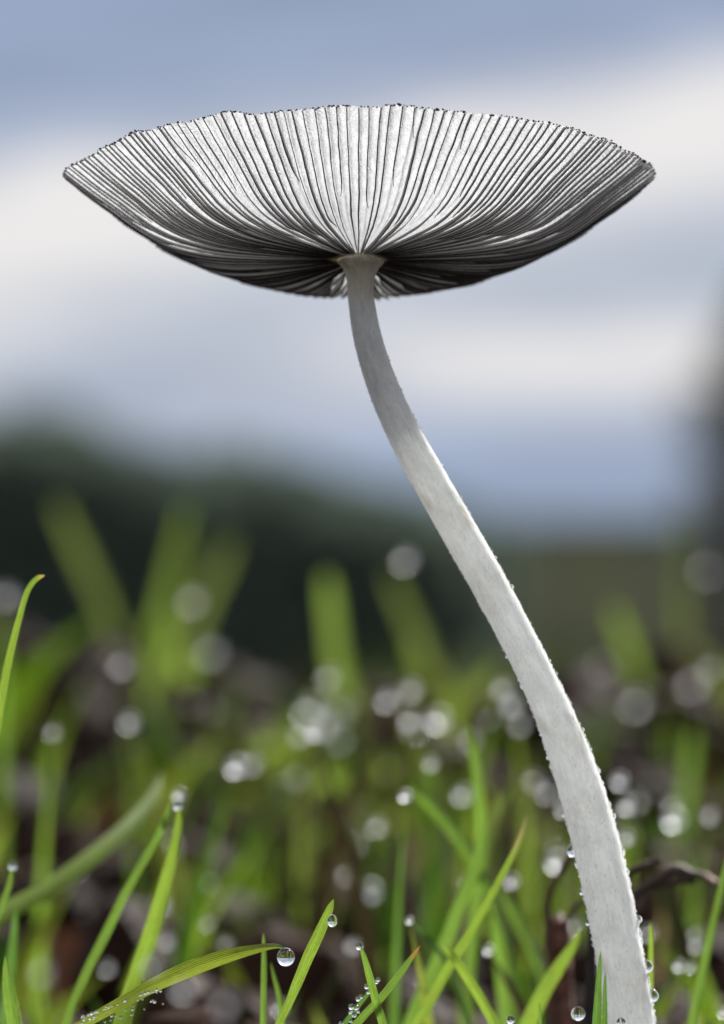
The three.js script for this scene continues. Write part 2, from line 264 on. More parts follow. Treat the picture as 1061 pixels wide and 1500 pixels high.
for (const gl of angles) {
  const NV = Math.round(lerp(34, 78, 1 - gl.start)), long = gl.start < 0.2;
  const sec = [[-0.55, 1, 0], [-0.5, 0.45, 0], [-0.7, 0.26, 0.35], [-1.2, 0.12, 1], [0, 0, 1], [1.2, 0.12, 1], [0.7, 0.26, 0.35], [0.5, 0.45, 0], [0.55, 1, 0]]; // half thickness, depth, darkness
  const lean = rr(-0.9, 0.9), wob = rr(0, 40), thick = rr(0.85, 1.2);
  const g = grid(sec.length - 1, NV, (u, v, i) => {
    const s = lerp(gl.start, 1, v), phi = phiOf(gl, s), f = frameAt(s, phi), grow = long ? 1 : smooth(0, 0.10, s - gl.start), d = gillDepth(s, phi) * lerp(0.1, 1, grow) + 0.8 * U, h = gillDepth(s, phi) + 0.8 * U;
    const [t, q, k] = sec[i], th = t * U * thick * lerp(0.38, 0.68, Math.min(1, s * 1.5)) * (1 + 0.9 * smooth(-0.2, -0.9, Math.cos(phi))) * (q < 0.35 ? (1 + 0.28 * N(s * 70, wob, 2)) * lerp(0.5, 1, grow) : 1) * (s < 0.16 ? lerp(0.45, 1, (s - 0.07) / 0.09) : 1);
    const edge = q * d + (h - d) + (q < 0.2 ? 0.4 * U * N(s * 110, wob, 6) : 0);
    const p = f.p.addScaledVector(f.n, edge).addScaledVector(f.dp, th + lean * q * d * (0.5 + 0.8 * N(s * 3, wob, 9)));
    const spot = N(s * 60, wob, 11) * 0.25, ink = clamp(k * 1.1 + spot * (k > 0 ? 1 : 0.3), 0, 1), inner = smooth(0.105, 0.082, s + 0.02 * N(wob, s * 30, 1));
    let col = lerp(0.56 + 0.35 * spot, 0.03, ink), r = col, gg = col * 0.98, b = col * 0.96;
    r = lerp(r, 0.85, inner); gg = lerp(gg, 0.80, inner); b = lerp(b, 0.68, inner);
    return { p: p.toArray(), c: [r, gg, b] };
  });
  mesh('gill', g, gillMat, cap);
}
{ // inky granular margin along the rim
  const bits = [], col = new THREE.Color();
  const per = NG * 7;
  for (let i = 0; i < per; i++) {
    const phi = (i + rr(-0.4, 0.4)) / per * TAU, { k, i: gi } = gapOf(phi), dark = 0.35 + 0.65 * smooth(-0.3, 0.3, N(phi * 20, 2, 2)) + (Math.abs(Math.sin(phi)) > 0.75 ? 0.35 : 0);
    if (rnd() > dark * 0.9) continue;
    const r = U * rr(0.7, 1.9) * (rnd() < 0.07 ? 1.5 : 1), gg = new THREE.IcosahedronGeometry(r, 1), p = flesh(1, phi, k, angles[gi].gap), pp = gg.attributes.position;
    for (let j = 0; j < pp.count; j++) { const q = 1 + 0.35 * N(pp.getX(j) / r * 2 + i, pp.getY(j) / r * 2, pp.getZ(j) / r * 2); pp.setXYZ(j, pp.getX(j) * q * rr(1, 1.001), pp.getY(j) * q * 0.8, pp.getZ(j) * q); }
    gg.rotateY(rr(0, 6)); gg.translate(p.x, p.y + rr(-0.5, 0.7) * U, p.z); gg.deleteAttribute('uv'); bits.push(gg);
  }
  const m = mesh('cap_margin', mergeGeometries(bits), new THREE.MeshStandardMaterial({ color: new THREE.Color(0.028, 0.025, 0.024), roughness: 0.8 }), cap);
  kind(m, 'stuff', 'inky black grains along the cap rim');
}

// ---------------------------------------------------------------- grass
const veinTex = texture(256, 512, (u, v) => {
  const w0 = u + 0.012 * Math.sin(v * TAU) + 0.008 * Math.sin(v * TAU * 2 + 1), s = Math.pow(0.5 + 0.5 * Math.cos(w0 * TAU * 9 + 1.5 * Math.sin(u * 11)), 2.0) * (0.6 + 0.5 * N(u * 14, 3, 1)), spot = smooth(0.20, 0.34, tileN(u * 0.999, v, 26, 2, 12)), mid = Math.exp(-Math.pow((u - 0.5) / 0.045, 2)), n = tileN(u, v, 12, 3, 2), f = N(u * 40, Math.cos(v * TAU) * 8, Math.sin(v * TAU) * 8);
  const k = 0.80 + 0.17 * s + n * 0.16 + f * 0.08 + mid * 0.08; return [k * (1 - spot * 0.05), k * (1 - spot * 0.30), k * 0.95 * (1 - spot * 0.2)];
});
const veinBump = texture(256, 64, (u) => { const s = 0.5 + 0.5 * Math.cos(u * TAU * 9); return [s, s, s]; }, false);
const leafMat = (r, g, b, t = 0.68) => new THREE.MeshPhysicalMaterial({ color: new THREE.Color(r, g, b), map: veinTex, bumpMap: veinBump, bumpScale: 0.00006, roughness: 0.93, transmission: t, thickness: 0, clearcoat: 0.05, clearcoatRoughness: 0.45, specularIntensity: 0.1, side: THREE.DoubleSide, vertexColors: true });
const LEAF = { bright: leafMat(0.31, 0.48, 0.06), mid: leafMat(0.21, 0.37, 0.055), deep: leafMat(0.15, 0.31, 0.055), yellow: leafMat(0.34, 0.44, 0.05), olive: leafMat(0.20, 0.27, 0.065), soft: leafMat(0.24, 0.36, 0.06), dark: leafMat(0.14, 0.30, 0.05) };
const VC = { tip: [2.6, 1.25, 2.2] }; // a dry tip, tan against the green
function blade(label, pts, depth, mat, o = {}) { // pts: [px, py, width px] from the tip down to where the blade leaves the frame
  const d = (i, n) => Array.isArray(depth) ? lerp(depth[0], depth[1], i / Math.max(1, n - 1)) : depth;
  const P = pts.map(([x, y], i) => at(x, y, D + d(i, pts.length))), W = pts.map(([, , w], i) => w * (o.slim ?? 0.7) * PX(D + d(i, pts.length)));
  if (o.ground !== false) {
    const a = P[P.length - 1], b = P[P.length - 2], dir = a.clone().sub(b); dir.y = 0; dir.clampLength(0, 0.012); const gy = groundY(a.x + dir.x, a.z + dir.z) - 0.001;
    if (gy < a.y - 0.0005) { P.push(new THREE.Vector3(a.x + dir.x, gy, a.z + dir.z)); W.push(W[W.length - 1]); }
  }
  const base = P[P.length - 1].clone(), curve = new THREE.CatmullRomCurve3(P, false, 'centripetal'), NV = o.n ?? 46, NU = 8, roll = o.roll ?? rr(-0.5, 0.5), fold = o.fold ?? 0.22, ph = rr(0, 9);
  const lens = curve.getLength(), g = grid(NU, NV, (u, v) => {
    const c = curve.getPoint(v), t = curve.getTangent(v), f = v * (P.length - 1), i = Math.min(P.length - 2, Math.floor(f)), w = lerp(W[i], W[i + 1], f - i) * Math.min(1, Math.sqrt(v * 9) + 0.05);
    const side = FWD.clone().cross(t).normalize(), nrm = t.clone().cross(side).normalize(), a = roll + 0.35 * Math.sin(v * 3 + ph), sd = side.clone().multiplyScalar(Math.cos(a)).addScaledVector(nrm, Math.sin(a)), nn = nrm.clone().multiplyScalar(Math.cos(a)).addScaledVector(side, -Math.sin(a));
    const x = (u - 0.5), wob = 0.03 * N(v * 7, ph, u * 2);
    c.addScaledVector(sd, w / Math.cos(a) * (x + wob)).addScaledVector(nn, w * (fold * (Math.abs(x) * 2 - 0.5) + 0.015 * Math.cos(u * TAU * 4)));
    const tipped = o.tip ? smooth(o.tip, o.tip * 0.35, v + 0.03 * N(u * 3, v * 20, ph)) : 0, q = o.tipColor ?? VC.tip, m = 0.92 + 0.16 * N(v * 6, u * 2, ph + 3);
    return { p: c.sub(base).toArray(), uv: [u, v * lens / 0.02], c: [m * lerp(1, q[0], tipped), m * lerp(1, q[1], tipped), m * lerp(1, q[2], tipped)] };
  });
  const m = mesh(o.name ?? 'grass_blade', g, mat, scene); m.position.copy(base);
  return tag(m, label, o.cat ?? 'grass blade', o.group);
}
// near blades, tip first
blade('thin green blade curving up the left edge with a bent pale dry tip', [[66, 843, 7], [56, 846, 11], [42, 862, 12], [28, 905, 13], [14, 960, 16], [2, 1020, 18], [-14, 1120, 20], [-30, 1300, 22], [-40, 1500, 24]], 0.01, LEAF.bright, { tip: 0.14, roll: 0.2 });
blade('broad soft green blade arching from the left edge towards the right', [[238, 1130, 8], [228, 1160, 22], [196, 1203, 32], [140, 1253, 37], [70, 1303, 40], [0, 1343, 44], [-60, 1385, 46], [-110, 1440, 46], [-140, 1500, 44]], [0.085, 0.03], LEAF.bright, { roll: -0.55 });
blade('slim straight blade leaning right, second from the drop-topped pair', [[251, 1172, 6], [240, 1205, 13], [214, 1254, 17], [185, 1304, 19], [155, 1366, 20], [122, 1432, 18], [96, 1500, 17]], 0.03, LEAF.mid, { roll: 0.3 });
blade('bright upright blade carrying two dewdrops at its tip', [[263, 1178, 9], [261, 1210, 15], [252, 1255, 22], [238, 1308, 30], [222, 1368, 34], [204, 1420, 34], [180, 1500, 34]], 0.03, LEAF.bright, { roll: -0.2 });
blade('short green blade at the left edge with a bright dewdrop on top', [[19, 1270, 7], [14, 1295, 12], [5, 1320, 13], [-8, 1355, 14], [-20, 1420, 14], [-26, 1500, 14]], 0.03, LEAF.mid);
blade('deep green upright blade at the bottom left corner', [[24, 1330, 6], [20, 1370, 16], [14, 1430, 24], [8, 1500, 28]], 0.04, LEAF.deep);
blade('yellow green wide blade in the bottom left corner', [[8, 1400, 8], [12, 1440, 24], [16, 1470, 30], [22, 1520, 34]], -0.012, LEAF.mid);
blade('arching blade near the bottom left with a hanging drop at its end', [[421, 1391, 5], [405, 1386, 11], [372, 1391, 20], [330, 1402, 31], [275, 1422, 35], [222, 1446, 30], [175, 1472, 26], [122, 1502, 22], [60, 1545, 20]], [0.0, -0.008], LEAF.yellow, { roll: -0.35, tip: 0.12, tipColor: [0.5, 0.75, 2.5] });
blade('short upright blade crossing behind the arching blade', [[386, 1366, 4], [387, 1385, 9], [387, 1420, 12], [386, 1470, 13], [385, 1510, 13]], 0.012, LEAF.mid, { tip: 0.08, tipColor: [1.6, 0.6, 0.8] });
blade('small slender blade right of the short upright blade', [[397, 1410, 3], [402, 1430, 8], [409, 1460, 11], [415, 1510, 12]], 0.02, LEAF.mid);
blade('sharp ribbed blade leaning right with a drop near its torn tip', [[489, 1317, 6], [483, 1331, 15], [470, 1360, 22], [452, 1398, 24], [436, 1436, 22], [422, 1470, 17], [404, 1512, 15]], -0.004, LEAF.bright, { roll: 0.15, fold: 0.3 });
blade('slim blade leaning left with a droplet at its tip, bottom centre', [[528, 1386, 6], [534, 1406, 12], [541, 1432, 16], [551, 1470, 18], [562, 1510, 18]], -0.002, LEAF.mid);
blade('thin blade leaning right with a reddish dry tip, bottom centre', [[616, 1385, 3], [604, 1402, 10], [588, 1424, 15], [560, 1460, 17], [532, 1490, 17], [510, 1520, 17]], 0.0, LEAF.mid, { tip: 0.22, tipColor: [3.0, 0.75, 1.5] });
blade('small dark blade strung with droplets at the bottom centre', [[552, 1434, 3], [540, 1454, 8], [522, 1478, 10], [500, 1512, 12]], 0.004, LEAF.deep);
blade('long green blade rising from the bottom to the left of the stem', [[712, 1180, 8], [708, 1220, 18], [696, 1270, 24], [672, 1330, 28], [648, 1392, 30], [622, 1450, 30], [598, 1512, 30]], 0.05, LEAF.mid);
blade('narrow upright blade standing tallest among the crossing blades', [[686, 1060, 5], [694, 1110, 17], [701, 1165, 20], [704, 1225, 22], [700, 1290, 22], [690, 1400, 22], [684, 1500, 22]], 0.075, LEAF.mid);
blade('thin bright blade with a dry grey tip crossing the other blades', [[772, 1195, 6], [762, 1228, 11], [742, 1272, 14], [712, 1328, 18], [682, 1378, 20], [654, 1424, 21], [626, 1476, 21], [604, 1518, 21]], 0.025, LEAF.bright, { tip: 0.25, tipColor: [1.6, 0.9, 3.0] });
blade('soft blade leaning left with a bright drop at its tip', [[596, 1152, 6], [622, 1172, 20], [654, 1204, 26], [690, 1252, 27], [716, 1300, 26], [740, 1380, 24], [758, 1500, 24]], 0.075, LEAF.mid);
blade('soft green blade slanting down to the right behind the crossing blades', [[728, 1292, 8], [748, 1330, 21], [772, 1374, 24], [796, 1424, 24], [812, 1500, 24]], 0.08, LEAF.mid);
blade('bright blade leaning left at the foot of the crossing blades', [[648, 1382, 8], [664, 1402, 18], [686, 1434, 21], [708, 1470, 22], [728, 1512, 22]], 0.02, LEAF.bright);
blade('upright soft blade behind the foot of the crossing blades', [[722, 1335, 8], [728, 1380, 24], [736, 1440, 28], [744, 1512, 28]], 0.07, LEAF.mid);
blade('wide bright blade leaning towards the stem foot', [[852, 1360, 7], [838, 1388, 20], [816, 1420, 28], [794, 1456, 32], [770, 1512, 34]], 0.035, LEAF.bright);
blade('thin dark blade leading to a small bright drop', [[602, 1350, 4], [614, 1362, 10], [634, 1382, 12], [658, 1416, 12], [690, 1512, 12]], 0.045, LEAF.deep);
blade('soft olive blade leaning right above the crossing blades', [[748, 1152, 8], [738, 1176, 19], [722, 1212, 22], [706, 1268, 22], [690, 1380, 22], [680, 1500, 22]], 0.10, LEAF.olive);
blade('tiny pale blade tip left of the brown stalk', [[790, 1468, 2], [791, 1480, 5], [792, 1512, 7]], 0.01, LEAF.mid);
blade('dark green blade standing against the foot of the stem', [[880, 1393, 3], [878, 1420, 9], [876, 1455, 14], [873, 1512, 18]], -0.006, LEAF.deep, { roll: 0.2 });
blade('smaller dark blade beside it against the foot of the stem', [[887, 1424, 3], [886, 1448, 8], [886, 1478, 10], [886, 1512, 12]], -0.008, LEAF.dark);
blade('narrow upright blade just right of the stem', [[953, 1350, 4], [953, 1372, 9], [953, 1405, 10], [953, 1450, 11], [954, 1512, 11]], 0.018, LEAF.bright);
blade('long thin blade rising at the bottom right corner', [[1072, 1235, 8], [1060, 1290, 13], [1046, 1350, 15], [1031, 1420, 17], [1014, 1500, 19]], 0.035, LEAF.mid);
// blurred blades on the bank, still separate to the eye
blade('wide faint olive blade leaning left, farthest left above the bank', [[82, 735, 22], [98, 765, 40], [122, 815, 50], [150, 870, 54], [172, 930, 54]], 0.62, LEAF.olive, { slim: 0.42 });
blade('tall pale blurred blade in the left trio above the bank', [[276, 738, 22], [266, 790, 38], [252, 850, 46], [240, 910, 50], [232, 960, 50]], 0.60, LEAF.soft, { slim: 0.42 });
blade('short dim blurred blade right of the tall pale one', [[340, 785, 22], [322, 830, 42], [298, 880, 46], [280, 940, 46]], 0.66, LEAF.olive, { slim: 0.42 });
blade('bright blurred blade standing upright near the centre', [[478, 838, 28], [482, 880, 40], [490, 950, 46], [505, 1030, 50], [520, 1090, 50]], 0.42, LEAF.soft, { roll: 0.1, slim: 0.5 });
blade('yellow green blurred leaf bent down over the bank on the left', [[362, 1046, 30], [330, 1030, 48], [290, 998, 54], [255, 955, 54], [236, 910, 54], [228, 985, 40]], 0.45, LEAF.soft, { roll: 0.25, slim: 0.62 });
blade('yellow blurred leaf lying over the middle of the bank', [[470, 1128, 24], [440, 1105, 40], [405, 1085, 42], [380, 1100, 38]], 0.36, LEAF.soft, { roll: 0.1, slim: 0.6 });
blade('yellow blurred leaf below the middle of the bank', [[560, 1200, 20], [525, 1170, 38], [485, 1140, 40], [455, 1150, 36]], 0.30, LEAF.soft, { roll: 0.1, slim: 0.6 });
blade('green blurred blade slanting left on the bank right of the stem', [[898, 885, 26], [912, 925, 40], [930, 970, 44], [945, 1030, 44]], 0.5, LEAF.soft, { slim: 0.42 });
blade('dim tall blurred blade near the right edge', [[996, 745, 20], [1000, 820, 34], [1004, 900, 40], [1008, 970, 40]], 0.62, LEAF.olive, { slim: 0.42 });
blade('olive blurred blade right of the upright centre blade', [[570, 835, 26], [590, 880, 44], [618, 950, 50], [640, 1020, 50]], 0.55, LEAF.olive, { slim: 0.42 });
blade('green blurred blade below the white drop cluster', [[622, 1100, 16], [634, 1140, 26], [650, 1200, 28], [664, 1280, 28]], 0.16, LEAF.mid, { slim: 0.42 });
blade('soft green upright blade along the left edge', [[2, 890, 20], [4, 980, 34], [2, 1080, 36], [0, 1200, 36]], 0.30, LEAF.mid, { slim: 0.42 });
blade('soft bright blade at the right edge above the twig', [[1018, 1062, 20], [1012, 1110, 36], [1004, 1170, 38], [998, 1240, 38]], 0.30, LEAF.mid, { slim: 0.42 });

// ---------------------------------------------------------------- dry stalks and twigs
const barkTex = texture(256, 256, (u, v) => { const n = tileN(u, v, 8, 3, 1), s = N(Math.cos(u * TAU) * 9, Math.sin(u * TAU) * 9, v * 3), k = 0.72 + n * 0.5 + s * 0.3; return [k, k * 0.98, k * 0.95]; });
const barkMat = (r, g, b) => new THREE.MeshStandardMaterial({ color: new THREE.Color(r, g, b), map: barkTex, bumpMap: barkTex, bumpScale: 0.0002, roughness: 0.7, vertexColors: true });
function rod(pts, depth, ref, pale = 0) {
  const P = pts.map(([x, y, , dz]) => at(x, y, D + depth + (dz ?? 0)).sub(ref)), W = pts.map(([, , w]) => w / 2 * PX(D + depth)), curve = new THREE.CatmullRomCurve3(P, false, 'centripetal'), ph = rr(0, 9), L = curve.getLength();
  return grid(14, 50, (u, v) => {
    const c = curve.getPoint(v), t = curve.getTangent(v), f = v * (P.length - 1), i = Math.min(P.length - 2, Math.floor(f)), w = lerp(W[i], W[i + 1], f - i), s = new THREE.Vector3(0, 0, 1).cross(t).normalize(), n = t.clone().cross(s), a = u * TAU, r = w * (1 + 0.22 * N(Math.cos(a) * 1.5 + ph, Math.sin(a) * 1.5, v * 9));
    const e = pale ? smooth(0.85, 0.95, v) : 0;
    return { p: c.addScaledVector(s, Math.cos(a) * r).addScaledVector(n, Math.sin(a) * r).toArray(), uv: [u, v * L / 0.01], c: [1 + e * 5, 1 + e * 5.5, 1 + e * 6.5] };
  }, true);
}
function stalk(name, label, cat, px, py, depth, parts, mat) {
  const grp = new THREE.Group(); grp.name = numbered(name); const p = at(px, py, D + depth); p.y = groundY(p.x, p.z) - 0.001; grp.position.copy(p); scene.add(grp); tag(grp, label, cat);
  for (const [n, pts, pale] of parts) mesh(n, rod(pts, depth, p, pale), mat, grp);
}
stalk('dry_stalk', 'thick reddish brown dead stalk left of the stem foot with a thin side branch', 'stalk', 822, 1560, 0.055, [
  ['stalk', [[806, 1348, 30], [814, 1358, 40], [818, 1400, 36], [820, 1450, 38], [822, 1510, 40], [824, 1720, 44]]], ['branch', [[806, 1362, 16], [802, 1335, 11], [810, 1300, 10], [826, 1268, 10], [838, 1240, 7]]], ['branch', [[826, 1355, 10], [842, 1330, 8], [858, 1318, 6]]]], barkMat(0.19, 0.068, 0.034));
stalk('dry_stalk', 'thin dark dead stalk close behind the left side of the stem foot', 'stalk', 868, 1560, 0.03, [['stalk', [[866, 1330, 8], [868, 1380, 14], [866, 1430, 17], [864, 1500, 19], [862, 1700, 22]]]], barkMat(0.035, 0.022, 0.015));
stalk('dry_twig', 'curled brown dry twig reaching right from behind the stem', 'twig', 905, 1500, 0.05, [['twig', [[905, 1720, 18], [905, 1480, 16], [912, 1340, 15], [934, 1305, 14], [958, 1292, 15], [976, 1278, 17], [992, 1274, 18], [1012, 1280, 15], [1030, 1284, 12], [1050, 1294, 9]], 1], ['branch', [[940, 1302, 8], [976, 1294, 12], [1000, 1290, 12], [1018, 1293, 7]]], ['branch', [[908, 1330, 9], [922, 1278, 10], [950, 1266, 12], [968, 1258, 6]]]], barkMat(0.14, 0.088, 0.06));
stalk('dry_stalk', 'dim reddish dead stalk blurred behind the crossing blades', 'stalk', 740, 1500, 0.20, [['stalk', [[762, 1120, 10], [752, 1180, 24], [744, 1260, 30], [738, 1400, 30], [736, 1560, 30]]]], barkMat(0.09, 0.035, 0.02));

stalk('dry_stalk', 'reddish brown blurred stalk in the dark gap left of the crossing blades', 'stalk', 605, 1500, 0.16, [['stalk', [[578, 1215, 10], [588, 1262, 24], [598, 1320, 28], [606, 1400, 26], [610, 1540, 26]]]], barkMat(0.10, 0.036, 0.02));
// loose grass: nobody could count it
const grassGeo = (() => { const NV = 9; return grid(2, NV, (u, v) => { const w = Math.pow(1 - v, 0.75) * (0.55 + 0.45 * Math.min(1, v * 4)), x = u - 0.5; return { p: [0.25 * v * v + Math.abs(x) * 0.2 * w, v, x * w], uv: [u, v * 2], c: [1, 1, 1] }; }); })();
const grassList = [];
function grassTo(base, tip, width, color) {
  const h = new THREE.Vector3(tip.x - base.x, 0, tip.z - base.z); if (h.length() < 0.0008) h.set(0.0008, 0, 0);
  const X = h.clone().divideScalar(0.25), Z = new THREE.Vector3(-h.z, 0, h.x).normalize().multiplyScalar(width), m = new THREE.Matrix4().makeBasis(X, new THREE.Vector3(0, tip.y - base.y, 0), Z); m.setPosition(base); grassList.push([m, color]);
}
const GREENS = [[0.21, 0.36, 0.04], [0.28, 0.42, 0.045], [0.12, 0.24, 0.04], [0.34, 0.42, 0.06], [0.12, 0.13, 0.045], [0.17, 0.14, 0.07]];
const pick = () => { const c = GREENS[Math.floor(rnd() * GREENS.length)], k = rr(0.75, 1.2); return new THREE.Color(c[0] * k, c[1] * k, c[2] * k); };
for (let i = 0; i < 60000; i++) {
  const z = -0.20 - Math.pow(rnd(), 1.1) * 1.8, x = rr(-0.42, 0.42), X = x / (0.4 - z), patch = fbm(x * 9 + 7, z * 5, 3, 3) + 0.14 * Math.exp(-Math.pow((X - 0.006) / 0.02, 2)) - (0.42 * Math.exp(-Math.pow((X + 0.036) / 0.020, 2)) + 0.04 * Math.exp(-Math.pow((X - 0.045) / 0.02, 2))) * smooth(-0.2, -0.35, z);
  if (patch < (rnd() < 0.17 ? -0.12 : 0.16) + rr(-0.08, 0.16)) continue;
  const h = rr(0.006, 0.020) * (z < -0.6 ? 0.5 : 0.75), a = rr(0, TAU), lean = h * rr(0.1, 1.6), y = groundY(x, z) - 0.001;
  grassTo(new THREE.Vector3(x, y, z), new THREE.Vector3(x + Math.cos(a) * lean, y + h, z + Math.sin(a) * lean), rr(0.0006, 0.0016), pick());
}
for (let i = 0; i < 900; i++) { // sparse short turf round the foot, below the frame
  const x = rr(-0.16, 0.16), z = rr(-0.14, 0.06), y = groundY(x, z) - 0.001, h = rr(0.004, 0.009), a = rr(0, TAU);
  grassTo(new THREE.Vector3(x, y, z), new THREE.Vector3(x + Math.cos(a) * h * 0.4, y + h, z + Math.sin(a) * h * 0.4), rr(0.0008, 0.0018), pick());
}

// ---------------------------------------------------------------- dew
const water = new THREE.MeshPhysicalMaterial({ color: 0xffffff, transmission: 1, thickness: 0.001, ior: 1.33, roughness: 0.03, specularIntensity: 1 });
const waterSoft = new THREE.MeshPhysicalMaterial({ color: 0xffffff, transmission: 1, thickness: 0.001, ior: 1.33, roughness: 0.42, specularIntensity: 1 });
const dropGeo = (() => { const g = new THREE.SphereGeometry(1, 28, 20), p = g.attributes.position; for (let i = 0; i < p.count; i++) { const y = p.getY(i), k = y > 0 ? 1 - 0.10 * y * y : 1 + 0.03 * y; p.setXYZ(i, p.getX(i) * k, y, p.getZ(i) * k); } g.computeVertexNormals(); return g; })();
function drop(label, px, py, size, dz, mat = water, squash = 1) {
  const r = size / 2 * PX(D + dz), m = mesh('dewdrop', dropGeo, mat, scene); m.position.copy(at(px, py, D + dz)); m.scale.set(r, r * squash, r); return tag(m, label, 'dewdrop');
}
function bokeh(label, px, py, disc, size, support = true, front = false) { // disc: how wide the drop looks, out of focus, in photo pixels
  const c = clamp(disc - size * 0.3, 2, 92), full = 119, dz = front ? -D * c / (full + c) : D * c / (full - c), dd = drop(label, px, py, size * (size > 16 ? 1.4 : 1.15), dz, waterSoft);
  if (support) { const p = dd.position, bx = p.x + rr(-0.008, 0.008), bz = p.z - rr(0, 0.006); grassTo(new THREE.Vector3(bx, Math.min(groundY(bx, bz) - 0.001, p.y - 0.006), bz), new THREE.Vector3(p.x, p.y - dd.scale.y * 0.6, p.z), rr(0.0005, 0.0011), pick()); }
}
drop('clear round drop hanging from the end of the arching blade', 419, 1402, 27, -0.0005, water, 1.05);
drop('small clear drop clinging below the torn tip of the ribbed blade', 487, 1349, 15, -0.005, water, 1.3);
drop('clear drop in the bottom right gap between brown stalk and stem', 847, 1485, 22, 0.004, water);
drop('tiny bright drop on the tip of the slim left-leaning blade', 527, 1386, 12, -0.002);
drop('bright drop on the tip of the upright blade in the left pair', 261, 1180, 15, 0.031);
drop('bright drop on the short blade at the left edge', 19, 1268, 14, 0.031);
drop('small drop at the bottom edge left of the brown stalk', 748, 1494, 13, 0.0);
bokeh('second paler drop just above the bright one on the left pair', 262, 1164, 24, 13, false);
// drops on the stem
drop('largest drop on the left edge of the stem', 839, 1246, 17, 0.0085, water, 1.25);
drop('small drop on the left stem edge above the largest one', 827, 1192, 9, 0.0085, water, 1.2);
drop('small drop on the left stem edge below the largest one', 846, 1264, 9, 0.0085, water, 1.2);
drop('small bright drop on the left stem edge beside the stalk branch', 853, 1307, 8, 0.0085);
drop('tiny drop on the left stem edge level with the twig fork', 862, 1352, 8, 0.0085);
drop('rounded drop on the right stem edge above the narrow blade', 935, 1347, 12, 0.008);
drop('large drop on the right stem edge beside the narrow blade', 948, 1416, 18, 0.008, water, 1.15);
drop('large drop lowest on the right stem edge', 956, 1459, 18, 0.008, water, 1.1);
drop('small drop on the right stem edge level with the soil bank drops', 876, 1130, 9, 0.008);
drop('small drop on the right stem edge beside the damp patch', 897, 1196, 11, 0.008);
drop('elongated drop on the right stem edge below the damp patch', 911, 1249, 10, 0.008, water, 1.6);
drop('small drop on the right stem edge level with the twig', 922, 1296, 9, 0.008);
drop('clear drop on the face of the stem in the damp patch', 884, 1208, 8, 0.0065, water);
drop('bright drop at the bottom edge in front of the stem', 910, 1497, 13, -0.005, water);
